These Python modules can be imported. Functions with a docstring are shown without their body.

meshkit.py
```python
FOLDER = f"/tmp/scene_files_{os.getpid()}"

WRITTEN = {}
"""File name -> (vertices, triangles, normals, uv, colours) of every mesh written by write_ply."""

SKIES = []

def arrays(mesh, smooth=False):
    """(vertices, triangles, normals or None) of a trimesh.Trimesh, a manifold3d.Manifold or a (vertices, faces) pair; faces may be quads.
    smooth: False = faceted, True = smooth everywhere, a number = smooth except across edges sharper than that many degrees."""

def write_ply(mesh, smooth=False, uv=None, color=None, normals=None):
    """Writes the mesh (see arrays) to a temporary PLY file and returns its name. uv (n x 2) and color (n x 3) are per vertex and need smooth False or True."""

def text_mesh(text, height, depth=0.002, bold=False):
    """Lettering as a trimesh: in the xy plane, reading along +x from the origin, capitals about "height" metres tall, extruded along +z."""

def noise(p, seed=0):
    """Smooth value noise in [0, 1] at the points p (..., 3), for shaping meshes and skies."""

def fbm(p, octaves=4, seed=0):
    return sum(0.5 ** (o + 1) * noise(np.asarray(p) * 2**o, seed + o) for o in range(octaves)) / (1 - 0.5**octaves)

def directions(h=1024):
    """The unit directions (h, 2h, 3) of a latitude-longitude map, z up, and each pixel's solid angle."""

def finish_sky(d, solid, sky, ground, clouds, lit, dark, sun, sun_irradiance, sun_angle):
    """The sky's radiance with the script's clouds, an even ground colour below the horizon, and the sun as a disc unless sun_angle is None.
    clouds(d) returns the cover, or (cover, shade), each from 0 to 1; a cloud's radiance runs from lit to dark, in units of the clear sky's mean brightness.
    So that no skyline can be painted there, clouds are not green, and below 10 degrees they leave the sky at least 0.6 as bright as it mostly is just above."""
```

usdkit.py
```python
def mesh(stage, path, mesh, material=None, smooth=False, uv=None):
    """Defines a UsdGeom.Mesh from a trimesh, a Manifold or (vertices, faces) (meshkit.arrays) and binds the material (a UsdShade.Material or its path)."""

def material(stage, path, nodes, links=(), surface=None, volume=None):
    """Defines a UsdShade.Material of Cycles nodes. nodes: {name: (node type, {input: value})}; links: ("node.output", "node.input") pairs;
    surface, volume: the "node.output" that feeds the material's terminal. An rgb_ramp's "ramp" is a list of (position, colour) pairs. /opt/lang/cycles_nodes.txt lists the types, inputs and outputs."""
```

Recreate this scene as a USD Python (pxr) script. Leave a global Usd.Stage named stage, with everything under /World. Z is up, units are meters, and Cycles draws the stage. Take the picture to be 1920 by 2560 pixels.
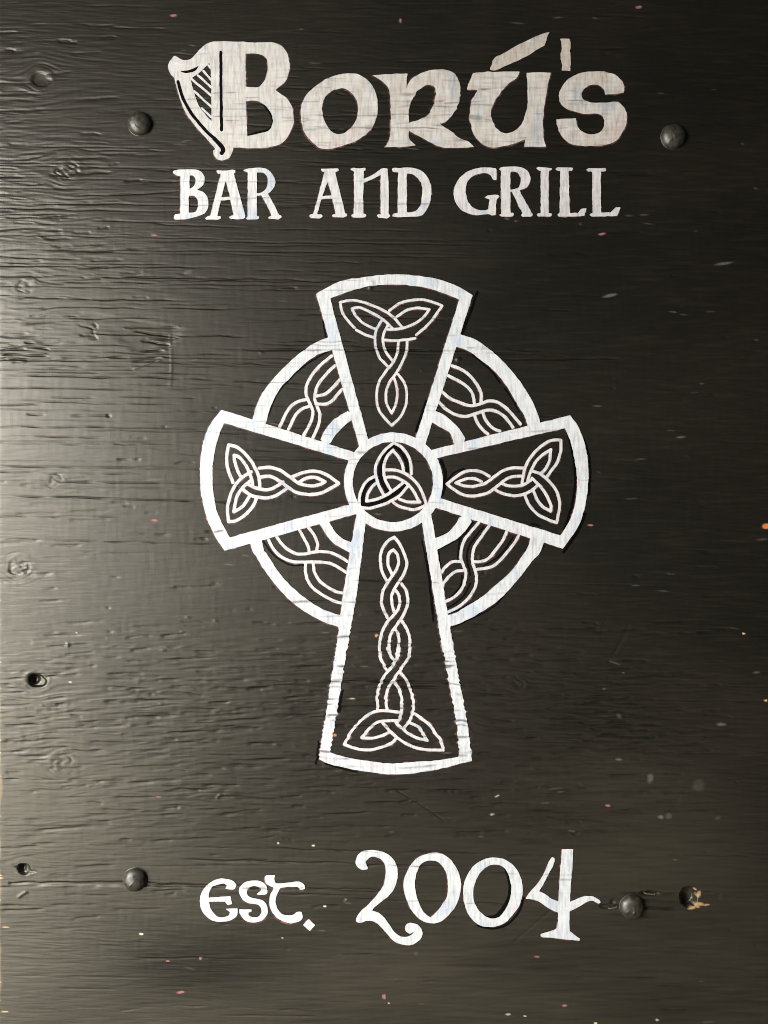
import math, numpy as np
from scipy import ndimage as ndi
from scipy.spatial import Delaunay
import shapely
from shapely.geometry import Polygon, LineString, Point, box
from shapely import affinity
from shapely.ops import unary_union
import usdkit
from pxr import Usd, UsdGeom, UsdLux, UsdShade, Sdf, Gf, Vt

stage = Usd.Stage.CreateInMemory()
UsdGeom.SetStageUpAxis(stage, UsdGeom.Tokens.z)
UsdGeom.SetStageMetersPerUnit(stage, 1.0)
UsdGeom.Xform.Define(stage, '/World')
UsdGeom.Scope.Define(stage, '/World/Looks')

# one sign unit = S metres: the board is about 0.63 m wide and measured in 1/1920 of the framed width
S = 0.62 / 1920
ZC = 1.30                       # height of the middle of the framed part
V0, V1, U0, U1 = -72, 2632, -7, 1934
ZB = ZC + (1280 - V1) * S       # bottom edge of the board

# ---------------------------------------------------------------- camera and light
DIST = 0.66
cam = UsdGeom.Camera.Define(stage, '/World/camera')
cam.AddTranslateOp().Set(Gf.Vec3d(0, -DIST, ZC))
cam.AddRotateXYZOp().Set(Gf.Vec3f(90, 0, 0))
cam.CreateHorizontalApertureAttr(20.0)
cam.CreateVerticalApertureAttr(20.0 * 4 / 3)
cam.CreateFocalLengthAttr(20.0 * DIST / 0.62)
cam.CreateClippingRangeAttr(Gf.Vec2f(0.01, 100))
cam.CreateExposureAttr(0.0)

def rect_light(name, pos, target, w, h, intensity, color):
    l = UsdLux.RectLight.Define(stage, '/World/' + name)
    m = Gf.Matrix4d().SetLookAt(Gf.Vec3d(*pos), Gf.Vec3d(*target), Gf.Vec3d(0, 0, 1)).GetInverse()
    l.AddTransformOp().Set(m)
    l.CreateWidthAttr(w); l.CreateHeightAttr(h)
    l.CreateIntensityAttr(intensity); l.CreateColorAttr(Gf.Vec3f(*color))
    return l

rect_light('daylight_opening', (-1.32, -1.22, ZC + 0.50), (0, 0, ZC - 0.05), 0.72, 1.15, 43.0, (1.0, 0.97, 0.895))
rect_light('floor_bounce_fill', (-1.32, -1.22, ZC - 0.68), (0, 0, ZC - 0.2), 0.85, 0.85, 17.5, (1.0, 0.94, 0.80))  # added warm lamp standing in for floor bounce on the lower board
rect_light('added_fill', (0.7, -2.2, ZC - 1.6), (0, 0, ZC - 0.2), 1.8, 1.2, 0.7, (1.0, 0.90, 0.74))  # added weak fill, low in front, lifting the lower board

# ---------------------------------------------------------------- materials
def mat(name, nodes, links, surface='p.BSDF'):
    return usdkit.material(stage, '/World/Looks/' + name, nodes, links, surface=surface)

def black_paint():
    n = {
        'geo': ('geometry', {}),
        'mg': ('mapping', {'mapping_type': 'point', 'scale': (60, 60, 700)}),
        'ng': ('noise_texture', {'scale': 1.0, 'detail': 6.0, 'roughness': 0.6}),
        'rg': ('rgb_ramp', {'ramp': [(0.3, (0.0026, 0.0024, 0.0018)), (0.55, (0.0042, 0.0037, 0.0027)), (0.8, (0.0085, 0.0060, 0.0040))]}),
        'mb': ('mapping', {'mapping_type': 'point', 'scale': (5, 5, 9)}),
        'nb': ('noise_texture', {'scale': 1.0, 'detail': 4.0}),
        'rb': ('rgb_ramp', {'ramp': [(0.35, (0.85, 0.9, 0.85)), (0.7, (1.25, 1.12, 1.05))]}),
        'mul': ('mix_color', {'blend_type': 'multiply', 'fac': 1.0, 'use_clamp_result': False}),
        'dc': ('attribute', {'attribute': 'brown_tone'}),
        'dmix': ('mix_color', {'b': (0.085, 0.072, 0.050)}),
        'cm': ('attribute', {'attribute': 'chip'}),
        'cc': ('attribute', {'attribute': 'chip_color'}),
        'cmix': ('mix_color', {}),
        'rr': ('map_range', {'from_min': 0.3, 'from_max': 0.7, 'to_min': 0.38, 'to_max': 0.46, 'clamp': True}),
        'rc': ('mix_float', {'b': 0.9}),
        'rough2': ('mix_float', {'b': 0.8}),
        'ck': ('attribute', {'attribute': 'crack'}),
        'spec': ('map_range', {'from_min': 0.0, 'from_max': 1.0, 'to_min': 0.62, 'to_max': 0.08, 'clamp': True}),
        'hm': ('math', {'math_type': 'multiply', 'value2': 0.28}),
        # vertical brush marks and fine tooth
        'mv': ('mapping', {'mapping_type': 'point', 'scale': (1300, 1300, 90)}),
        'nv': ('noise_texture', {'scale': 1.0, 'detail': 3.0}),
        'mh': ('mapping', {'mapping_type': 'point', 'scale': (45, 45, 1000)}),
        'nh': ('noise_texture', {'scale': 1.0, 'detail': 3.0}),
        'add': ('math', {'math_type': 'add'}),
        'bump': ('bump', {'strength': 0.7, 'distance': 0.00016}),
        'p': ('principled_bsdf', {'specular_tint': (1.0, 0.965, 0.885)}),
    }
    l = [('geo.position', 'mg.vector'), ('mg.vector', 'ng.vector'), ('ng.fac', 'rg.fac'),
         ('geo.position', 'mb.vector'), ('mb.vector', 'nb.vector'), ('nb.fac', 'rb.fac'),
         ('rg.color', 'mul.a'), ('rb.color', 'mul.b'), ('mul.result', 'dmix.a'), ('dc.fac', 'dmix.fac'),
         ('dmix.result', 'cmix.a'), ('cc.color', 'cmix.b'), ('cm.fac', 'cmix.fac'), ('cmix.result', 'p.base_color'),
         ('nb.fac', 'rr.value'), ('rr.result', 'rc.a'), ('cm.fac', 'rc.fac'), ('rc.result', 'rough2.a'), ('dc.fac', 'rough2.fac'), ('rough2.result', 'p.roughness'),
         ('geo.position', 'mv.vector'), ('mv.vector', 'nv.vector'), ('geo.position', 'mh.vector'), ('mh.vector', 'nh.vector'),
         ('nv.fac', 'hm.value1'), ('hm.value', 'add.value1'), ('nh.fac', 'add.value2'), ('add.value', 'bump.height'), ('bump.normal', 'p.normal'), ('ck.fac', 'spec.value'), ('spec.result', 'p.specular_ior_level')]
    return mat('black_paint', n, l)

def white_paint(name, tint):
    n = {
        'geo': ('geometry', {}),
        'ms': ('mapping', {'mapping_type': 'point', 'scale': (520, 520, 85)}),
        'ns': ('noise_texture', {'scale': 1.0, 'detail': 5.0, 'roughness': 0.65}),
        'rs': ('rgb_ramp', {'ramp': [(0.30, (0.36, 0.375, 0.41)), (0.44, (0.48, 0.495, 0.53)), (0.56, (0.56, 0.575, 0.60))]}),
        'mp': ('mapping', {'mapping_type': 'point', 'scale': (60, 60, 34), 'location': (3, 1, 7)}),
        'np': ('noise_texture', {'scale': 1.0, 'detail': 4.0}),
        'rp': ('rgb_ramp', {'ramp': [(0.33, (0.80, 0.87, 0.96)), (0.45, (1, 1, 1)), (0.60, (1, 1, 1)), (0.72, (0.98, 0.86, 0.90))]}),
        'mul': ('mix_color', {'blend_type': 'multiply', 'fac': 1.0}),
        'gap': ('attribute', {'attribute': 'gap'}),
        'thin_dim': ('attribute', {'attribute': 'thin_dim'}),
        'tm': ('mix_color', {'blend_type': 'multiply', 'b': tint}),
        'gm': ('mix_color', {'b': (0.03, 0.027, 0.024)}),
        'mv': ('mapping', {'mapping_type': 'point', 'scale': (1100, 1100, 60)}),
        'nv': ('noise_texture', {'scale': 1.0, 'detail': 3.0}),
        'add': ('math', {'math_type': 'add'}),
        'bump': ('bump', {'strength': 0.22, 'distance': 0.0002}),
        'p': ('principled_bsdf', {'roughness': 0.55, 'specular_ior_level': 0.35}),
    }
    l = [('geo.position', 'ms.vector'), ('ms.vector', 'ns.vector'), ('ns.fac', 'rs.fac'), ('rs.color', 'mul.a'),
         ('geo.position', 'mp.vector'), ('mp.vector', 'np.vector'), ('np.fac', 'rp.fac'), ('rp.color', 'mul.b'),
         ('mul.result', 'tm.a'), ('thin_dim.fac', 'tm.fac'),
         ('tm.result', 'gm.a'), ('gap.fac', 'gm.fac'), ('gm.result', 'p.base_color'),
         ('geo.position', 'mv.vector'), ('mv.vector', 'nv.vector'), ('nv.fac', 'add.value1'), ('ns.fac', 'add.value2'),
         ('add.value', 'bump.height'), ('bump.normal', 'p.normal')]
    return mat(name, n, l)

def pink_paint():
    n = {'geo': ('geometry', {}),
         'ms': ('mapping', {'mapping_type': 'point', 'scale': (120, 120, 300)}),
         'ns': ('noise_texture', {'scale': 1.0, 'detail': 5.0}),
         'rs': ('rgb_ramp', {'ramp': [(0.42, (0.015, 0.009, 0.008)), (0.60, (0.10, 0.032, 0.036)), (0.74, (0.30, 0.13, 0.15))]}),
         'p': ('principled_bsdf', {'roughness': 0.55})}
    return mat('red_underpaint', n, [('geo.position', 'ms.vector'), ('ms.vector', 'ns.vector'), ('ns.fac', 'rs.fac'), ('rs.color', 'p.base_color')])

def gloss_black():
    n = {'geo': ('geometry', {}),
         'ms': ('mapping', {'mapping_type': 'point', 'scale': (200, 200, 500)}),
         'ns': ('noise_texture', {'scale': 1.0, 'detail': 4.0}),
         'b': ('bump', {'strength': 0.4, 'distance': 0.0001}),
         'p': ('principled_bsdf', {'base_color': (0.0015, 0.0012, 0.0015), 'roughness': 0.38, 'specular_ior_level': 0.15})}
    return mat('fresh_black_paint', n, [('geo.position', 'ms.vector'), ('ms.vector', 'ns.vector'), ('ns.fac', 'b.height'), ('b.normal', 'p.normal')])

def bolt_paint():
    n = {'geo': ('geometry', {}),
         'ms': ('mapping', {'mapping_type': 'point', 'scale': (260, 260, 260)}),
         'ns': ('noise_texture', {'scale': 1.0, 'detail': 5.0}),
         'rs': ('rgb_ramp', {'ramp': [(0.35, (0.016, 0.015, 0.012)), (0.65, (0.030, 0.028, 0.023))]}),
         'rr': ('map_range', {'from_min': 0.3, 'from_max': 0.7, 'to_min': 0.36, 'to_max': 0.5, 'clamp': True}),
         'b': ('bump', {'strength': 0.35, 'distance': 0.0004}),
         'p': ('principled_bsdf', {'specular_ior_level': 0.62})}
    return mat('painted_steel', n, [('geo.position', 'ms.vector'), ('ms.vector', 'ns.vector'), ('ns.fac', 'rs.fac'), ('rs.color', 'p.base_color'),
                                    ('ns.fac', 'rr.value'), ('rr.result', 'p.roughness'), ('ns.fac', 'b.height'), ('b.normal', 'p.normal')])

M_BLACK, M_WHITE, M_PINK, M_GLOSS, M_BOLT = black_paint(), white_paint('white_paint', (0.66, 0.70, 0.76)), pink_paint(), gloss_black(), bolt_paint()
M_CREAM = white_paint('thin_cream_dimmed_paint', (0.72, 0.635, 0.545)); M_ROSE = white_paint('thin_rose_white_paint', (0.74, 0.655, 0.63))  # cream is thin paint; its tint also carries shade on the top letters
M_STEEL = mat('staple_steel', {'p': ('principled_bsdf', {'base_color': (0.22, 0.20, 0.17), 'metallic': 0.7, 'roughness': 0.42})}, [])

# ---------------------------------------------------------------- the board's relief (sign units, + towards the viewer)
DU, DV = 3.6, 1.6
us = np.arange(U0, U1 + DU / 2, DU); vs = np.arange(V0, V1 + DV / 2, DV)
UU, VV = np.meshgrid(us, vs)
NV, NU = UU.shape
rng = np.random.default_rng(11)

def field(su, sv, seed, u=None, v=None):
    """Smooth random field of about unit spread with feature sizes su, sv."""
    u = UU if u is None else u; v = VV if v is None else v
    r = np.random.default_rng(seed)
    g = r.normal(size=(int((V1 - V0 + 800) / sv) + 8, int((U1 - U0 + 800) / su) + 8))
    return ndi.map_coordinates(g, [(v - V0 + 400) / sv + 2, (u - U0 + 400) / su + 2], order=3, mode='mirror')

def bump2(cu, cv, ru, rv):
    return np.exp(-((UU - cu) / ru) ** 2 - ((VV - cv) / rv) ** 2)

# knots: u, v, radius
KNOTS = [(100, 197, 23), (168, 425, 24), (66, 714, 20), (141, 1202, 15), (48, 1418, 24), (92, 1702, 20), (155, 1908, 24),
         (62, 2173, 16), (1297, 1711, 15), (1152, 1838, 20), (1198, 1428, 14), (1440, 2078, 9)]
KNOT_A = [1, 1, .5, .45, .8, .9, .6, .8, .7, 1, .4, .6]
psi = VV.copy()
for ku, kv, R in KNOTS:
    R2 = (R * 1.25) ** 2
    d2 = (UU - ku) ** 2 + (VV - kv) ** 2
    psi -= (VV - kv) * R2 / np.maximum(d2, R2) * 0.9
psi += 6 * field(420, 200, 1) + 2 * field(200, 60, 2)

# where the grain is raised and torn
W = 0.20 + 0.0 * UU
for cu, cv, ru, rv, a in [(0, 330, 230, 260, .75), (60, 560, 260, 120, .35), (100, 700, 240, 60, .35), (200, 1760, 520, 170, 1.0), (760, 1690, 420, 110, .95), (1120, 1760, 330, 130, .9),
                          (60, 860, 140, 60, .9), (1300, 1740, 460, 160, .95), (600, 1960, 460, 120, .45), (120, 2080, 320, 160, .35), (80, 2360, 320, 70, .3), (60, 1420, 110, 70, .4),
                          (1120, 240, 120, 60, .35), (1080, 300, 200, 90, .3), (880, 2010, 420, 90, .35), (1150, 1430, 60, 30, .4), (150, 1260, 250, 120, .25), (1500, 1860, 320, 130, .5), (1300, 2030, 300, 120, .35)]:
    W += a * bump2(cu, cv, ru, rv)
W = np.clip(W, 0, 1.25)

H = 0.25 * field(300, 110, 3)
g1 = field(64, 6.5, 4, UU, psi); g2 = field(40, 4.4, 5, UU, psi); g3 = field(170, 11, 6, UU, psi)
H += W * (0.16 * np.tanh(g3) + 0.30 * np.clip(g1 - 0.25, -0.6, 1.4) + 0.20 * g2)
torn = np.clip(g1 * 0.8 + g2 * 0.8 - 1.25, 0, 1.2)
H -= W * 1.0 * torn                                     # torn-out slivers
H += 0.05 * g2 + 0.035 * field(8, 40, 7)                 # faint tooth and brush drag

CR = np.zeros_like(H)                                   # how deep a check is, 0..1
def check(u0, u1, v0, v1, depth, width=1.5, wander=2.0, seed=0, soft=1.0):
    """A drying check along the grain from (u0, v0) to (u1, v1)."""
    i0, i1 = max(0, int((u0 - U0) / DU)), min(NU, int((u1 - U0) / DU) + 2)
    if i1 - i0 < 3: return
    uu = us[i0:i1]
    t = np.clip((uu - u0) / (u1 - u0), 0, 1)
    r = np.random.default_rng(seed)
    n9 = int(np.clip((u1 - u0) / 55, 0, 12)) + 3; n25 = int(np.clip((u1 - u0) / 34, 0, 40)) + 3
    w = np.interp(uu, np.linspace(u0, u1, n9), r.normal(size=n9)) * wander * 0.5 + np.interp(uu, np.linspace(u0, u1, n25), r.normal(size=n25)) * 0.35
    line = v0 + (v1 - v0) * t + w
    fade = np.clip(np.minimum(t, 1 - t) * 7, 0, 1) * np.clip(0.75 + 0.3 * np.interp(uu, np.linspace(u0, u1, n25), r.normal(size=n25)), 0.2, 1.2)
    j0, j1 = max(0, int((line.min() - 14 - V0) / DV)), min(NV, int((line.max() + 14 - V0) / DV) + 1)
    if j1 - j0 < 2: return
    d = vs[j0:j1, None] - line[None, :]
    prof = np.exp(-(d / np.where(d > 0, width * soft, width)) ** 2) * fade[None, :]
    H[j0:j1, i0:i1] -= depth * prof
    CR[j0:j1, i0:i1] = np.maximum(CR[j0:j1, i0:i1], prof * min(1.0, depth / 1.6))

r = np.random.default_rng(77)
for k in range(105):                                     # long drying checks of the upper and middle board
    L = r.choice([260, 420, 700, 1050], p=[.35, .3, .22, .13]) * r.uniform(.8, 1.2)
    v = r.uniform(360, 1290); c = r.uniform(-40, 980)
    check(c - L / 2, c + L / 2, v, v + r.normal() * 3 + .012 * L, r.uniform(.6, 1.8), r.uniform(1.35, 1.6), 2.4, 5000 + k)
for k in range(190):                                    # shorter ones everywhere
    L = r.choice([60, 110, 200, 380], p=[.3, .3, .25, .15]) * r.uniform(.7, 1.3)
    v = r.uniform(V0 + 20, V1 - 20); c = r.uniform(0, 1900)
    check(c - L / 2, c + L / 2, v, v + r.normal() * 2 + .010 * L, r.uniform(.4, 1.3), r.uniform(1.6, 2.1), 2.0, 6000 + k)
for k in range(90):                                     # coarse grain under the big lettering
    L = r.uniform(40, 170); v = r.uniform(150, 385); c = r.uniform(560, 1560)
    check(c - L / 2, c + L / 2, v, v + r.normal() * 2, r.uniform(.6, 1.5), r.uniform(1.4, 1.8), 2.0, 6500 + k)
n = 0
while n < 800:                                          # torn dashes where the grain is raised
    u, v = r.uniform(-20, 1800), r.uniform(60, 2300)
    if r.random() * 1.15 > W[min(NV - 1, max(0, int((v - V0) / DV))), min(NU - 1, max(0, int((u - U0) / DU)))] - .18: continue
    L = r.uniform(26, 150); n += 1
    check(u - L / 2, u + L / 2, v, v + r.normal() * 2.5 - .03 * L, r.uniform(.4, 1.5), r.uniform(1.4, 1.8), 2.0, 7000 + n, 3.0)
for a in [(540, 1225, 873, 876, 4.2, 1.9), (1225, 1330, 880, 884, 1.6, 1.5), (1240, 1580, 898, 895, 3.0, 1.5), (0, 560, 938, 948, 2.6, 1.6), (560, 1150, 955, 960, 1.6, 1.4),
          (180, 640, 834, 842, 2.2, 1.6), (20, 500, 742, 752, 2.0, 1.6), (240, 820, 690, 700, 2.2, 1.6), (0, 480, 520, 530, 1.6, 1.6), (180, 450, 492, 478, 2.4, 1.8),
          (460, 1180, 2150, 2168, 3.6, 1.8), (1180, 1500, 2184, 2186, 1.4, 1.4), (300, 1000, 2213, 2231, 3.2, 1.8), (690, 900, 2237, 2239, 2.2, 1.6), (860, 1300, 2246, 2262, 1.8, 1.5),
          (620, 1240, 2120, 2136, 1.5, 1.4), (0, 620, 1240, 1256, 2.0, 1.5), (100, 600, 1350, 1362, 1.6, 1.5), (640, 1250, 1254, 1258, 1.7, 1.4), (600, 1100, 1502, 1508, 1.8, 1.4),
          (860, 1120, 1451, 1458, 1.8, 1.4), (820, 1200, 1700, 1712, 3.4, 1.8), (800, 1180, 1718, 1720, 2.4, 1.6), (760, 1130, 784, 798, 1.5, 1.3), (860, 1140, 1010, 1016, 1.6, 1.3),
          (400, 1000, 492, 500, 1.4, 1.3), (400, 980, 455, 452, 1.4, 1.3), (740, 1200, 318, 322, 1.9, 1.4), (740, 1180, 291, 286, 1.8, 1.4), (960, 1300, 266, 262, 1.9, 1.4), (400, 760, 270, 274, 1.4, 1.3)]:
    check(*a[:5], a[5] + .3, 2.5, int(a[0] * 7 + a[2]))

def smoothstep(a, b, x):
    t = np.clip((x - a) / (b - a), 0, 1); return t * t * (3 - 2 * t)

# the split ply at the lower left: the strip above it has sunk, the lip below catches the light
lip = 2208 + (UU - 35) * 0.0185 + 1.2 * field(22, 400, 31)
gap_w = np.interp(us, [20, 60, 180, 310, 420, 700, 980], [1.5, 3, 5, 8, 4, 2, 0])[None, :]
inside = smoothstep(-gap_w - 2.5, -gap_w, VV - lip) * (1 - smoothstep(-1, 3.5 + 0.4 * gap_w, VV - lip)) * (UU > 22) * (UU < 990)
H -= inside * np.minimum(3.2, 0.8 * gap_w + 1)
# knots: a ring groove, a slightly sunk heart with cracks
for n, (ku, kv, R) in enumerate(KNOTS):
    d = np.hypot(UU - ku, (VV - kv) * 1.2) + 3.0 * field(15, 11, 60 + n)
    part = smoothstep(-0.3, 1.1, field(22, 22, 90 + n))
    ringg = np.exp(-((d - R) / 2.6) ** 2) * part
    core = 1 - smoothstep(R * .75, R * 1.1, d)
    near = d < R * 3; A = KNOT_A[n]
    H[near] = (H - A * ringg * 1.8 - A * core * (0.3 + 0.8 * np.clip(field(9, 4.5, 120 + n), -.5, 1.6)) + 0.4 * A * np.exp(-((d - R * 1.35) / 5) ** 2) * (1 - part))[near]

def pit(cu, cv, ru, rv, depth, soft=2.2, seed=0):
    d = np.hypot((UU - cu) / ru, (VV - cv) / rv) + 0.05 * field(9, 9, 200 + seed)
    m = 1 - smoothstep(1 - soft / ru, 1 + soft / ru, d)
    global H
    H = H * (1 - m) + m * np.minimum(H, -depth * (0.75 + 0.25 * np.clip(1 - d, 0, 1)))
    return m

# drill and screw holes, plugs
hole_a = pit(94, 1703, 19, 15, 10, 2.6, 1)       # countersunk hole at the left
pit(85, 1699, 10, 11, 20, 2.6, 2)
hole_b = pit(60, 2173, 13, 13, 10, 2.4, 3)
pit(54, 2171, 7, 10, 18, 2.0, 4)
hole_c = pit(1722, 2243, 20, 24, 24, 2.4, 5)     # open bolt hole at the right
pit(100, 198, 20, 17, 4, 3, 6)
pit(50, 2168, 12, 3, 3, 3, 7); pit(78, 2179, 11, 3.5, 4, 2, 8)
pit(1757, 2243, 44, 15, 1.2, 5, 9)                 # washed-out print of a washer
pit(1525, 2266, 24, 6, 3, 3, 10); pit(1626, 2233, 22, 6, 4, 3, 11); pit(1532, 2256, 5, 7, 3, 2, 12)
for a, b in ((1545, 1700),):
    for vv in (2232, 2250, 2268):
        check(a, b, vv, vv + 4, 1.8, 2.6, 2, vv)
# torn-out sliver at the left
EDGE_TOP = np.interp(us, [165, 185, 240, 300, 345, 400, 465], [778, 775, 782, 792, 800, 808, 817])[None, :]
EDGE_BOT = np.interp(us, [165, 250, 300, 340, 380, 400, 430, 465], [786, 818, 855, 884, 892, 882, 850, 822])
EDGE_BOT = ndi.gaussian_filter1d(EDGE_BOT, 9)[None, :] + 5 * field(26, 400, 41)
dep = np.interp(us, [165, 200, 300, 380, 430, 465], [0, 0.5, 1.1, 1.9, 1.8, 0])[None, :]
sl = smoothstep(-2.5, 6, VV - EDGE_TOP) * (1 - smoothstep(-16, 14, VV - EDGE_BOT)) * (UU > 165) * (UU < 465)
H -= sl * dep * (0.8 + 0.2 * np.tanh(field(200, 7, 42)))
for a in [(300, 450, 818, 817, 3.0), (330, 440, 828, 842, 3.0), (350, 425, 852, 860, 3.0), (330, 410, 878, 876, 3.2), (270, 405, 894, 895, 3.0), (330, 400, 905, 898, 2.6),
          (0, 120, 884, 890, 3.4), (0, 75, 896, 899, 3.2), (20, 125, 862, 872, 2.6), (0, 66, 876, 871, 2.6), (60, 110, 855, 858, 2.0), (195, 235, 812, 822, 2.0), (200, 230, 838, 836, 2.0)]:
    check(*a, 2.4, 1.5, int(a[0] + a[2] * 3))
st = smoothstep(225, 239, UU + 3 * field(14, 9, 44)) * (1 - smoothstep(239, 241.5, UU + 3 * field(14, 9, 44))) * smoothstep(805, 812, VV) * (1 - smoothstep(846, 853, VV))
H -= 1.3 * st
# raised hair under the paint, dents, scratches
def ridge(pts, h, w):
    global H
    (u0, v0), (u1, v1) = pts
    L = math.hypot(u1 - u0, v1 - v0); tx, ty = (u1 - u0) / L, (v1 - v0) / L
    a = (UU - u0) * tx + (VV - v0) * ty; b = -(UU - u0) * ty + (VV - v0) * tx + 2.2 * np.sin(a / L * 3.1)
    H += h * np.exp(-(b / w) ** 2) * smoothstep(0, 6, a) * (1 - smoothstep(L - 6, L, a))
ridge(((425, 832), (426, 970)), 0.9, 1.5); ridge(((305, 821), (452, 816)), 1.1, 1.7); ridge(((365, 848), (440, 844)), 1.3, 1.7); ridge(((335, 879), (420, 874)), 1.3, 1.6); ridge(((265, 897), (412, 892)), 1.2, 1.7); ridge(((330, 925), (405, 900)), 1.0, 2.2); ridge(((0, 892), (120, 886)), 1.6, 1.8); ridge(((0, 874), (110, 858)), 1.3, 1.8)
ridge(((928, 700), (922, 727)), 2.6, 2.4); ridge(((1140, 905), (1153, 895)), 3.2, 3.4); ridge(((1142, 905), (1140, 920)), 1.6, 2)
ridge(((1198, 1385), (1198, 1402)), 2.0, 1.8); ridge(((990, 1975), (1110, 2052)), -1.2, 1.6); ridge(((1280, 2360), (1400, 2260)), -1.0, 1.8); ridge(((268, 1033), (270, 1046)), -3, 3.4)
ridge(((1520, 1660), (1565, 1590)), -0.7, 2.0); ridge(((1535, 1640), (1575, 1560)), -0.6, 2.0); ridge(((1500, 1600), (1520, 1540)), -0.5, 2.0)
ridge(((540, 2000), (556, 1984)), 1.5, 2.5); ridge(((44, 2246), (70, 2228)), 1.8, 3); ridge(((170, 1604), (166, 1620)), 2, 2.5)
for k in range(70):
    r = np.random.default_rng(300 + k)
    cu, cv = r.uniform(0, 1920), r.uniform(0, 2560); a = r.choice([-1.2, -0.8, 0.9]); ru, rv = r.uniform(2.5, 10), r.uniform(2, 3.5)
    i0, i1, j0, j1 = [int(x) for x in (max(0, (cu - 40 - U0) / DU), (cu + 40 - U0) / DU, max(0, (cv - 20 - V0) / DV), (cv + 20 - V0) / DV)]
    H[j0:j1, i0:i1] += a * np.exp(-((UU[j0:j1, i0:i1] - cu) / ru) ** 2 - ((VV[j0:j1, i0:i1] - cv) / rv) ** 2)

# worn edges of the sheet
edge = 1.6 * np.exp(-(UU - U0) / (2.2 + .6 * field(400, 40, 50))) + 3.0 * np.exp(-(U1 - UU) / 4)
H -= np.clip(edge, 0, 4)

# bare or stained spots: mask and colour per point
chip = np.zeros_like(H); chip_c = np.zeros(H.shape + (3,)) + 0.3
def spot(cu, cv, ru, rv, ang, color, a=1.0, soft=.3, seed=0):
    R = max(ru, rv) * 1.6 + 6
    i0, i1, j0, j1 = [int(x) for x in (max(0, (cu - R - U0) / DU), min(NU, (cu + R - U0) / DU + 2), max(0, (cv - R - V0) / DV), min(NV, (cv + R - V0) / DV + 2))]
    x, y = UU[j0:j1, i0:i1] - cu, VV[j0:j1, i0:i1] - cv
    c, s = math.cos(ang), math.sin(ang)
    r = np.random.default_rng(int(cu * 3 + cv))
    wob = ndi.gaussian_filter(r.normal(size=x.shape), 1.2) * 0.8
    d = np.hypot((x * c + y * s) / ru, (-x * s + y * c) / rv) + wob * .5
    m = (1 - smoothstep(1 - soft, 1 + soft, d)) * a
    sub = chip[j0:j1, i0:i1]; on = m > sub
    chip_c[j0:j1, i0:i1][on] = color
    chip[j0:j1, i0:i1] = np.maximum(sub, m)
PINKC, WOODC, YEL, GREY, ORG = (.36, .09, .11), (.55, .30, .11), (.75, .60, .30), (.20, .20, .185), (.65, .16, .03)
for u, v, ru, rv, an in [(433, 39, 9, 3.5, -.15), (1000, 52, 3, 7, .1), (1597, 18, 9, 4, -.2), (385, 588, 9, 2.6, .1), (386, 1301, 9, 3.2, .05), (1505, 585, 10, 3, -.2), (397, 1992, 7, 2.2, 0),
                         (451, 2481, 12, 3.5, -.15), (501, 2396, 3, 6, .6), (960, 2491, 3, 9, 0), (1411, 2514, 6, 3.5, -.2), (1477, 1313, 8, 2.6, 0), (1520, 2014, 6, 3, 0), (420, 2402, 5, 2.5, 0), (1342, 2392, 7, 2.2, 0), (863, 2250, 2.5, 5, .6)]:
    spot(u, v, ru * .8, rv * .75, an, PINKC, .8)
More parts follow.
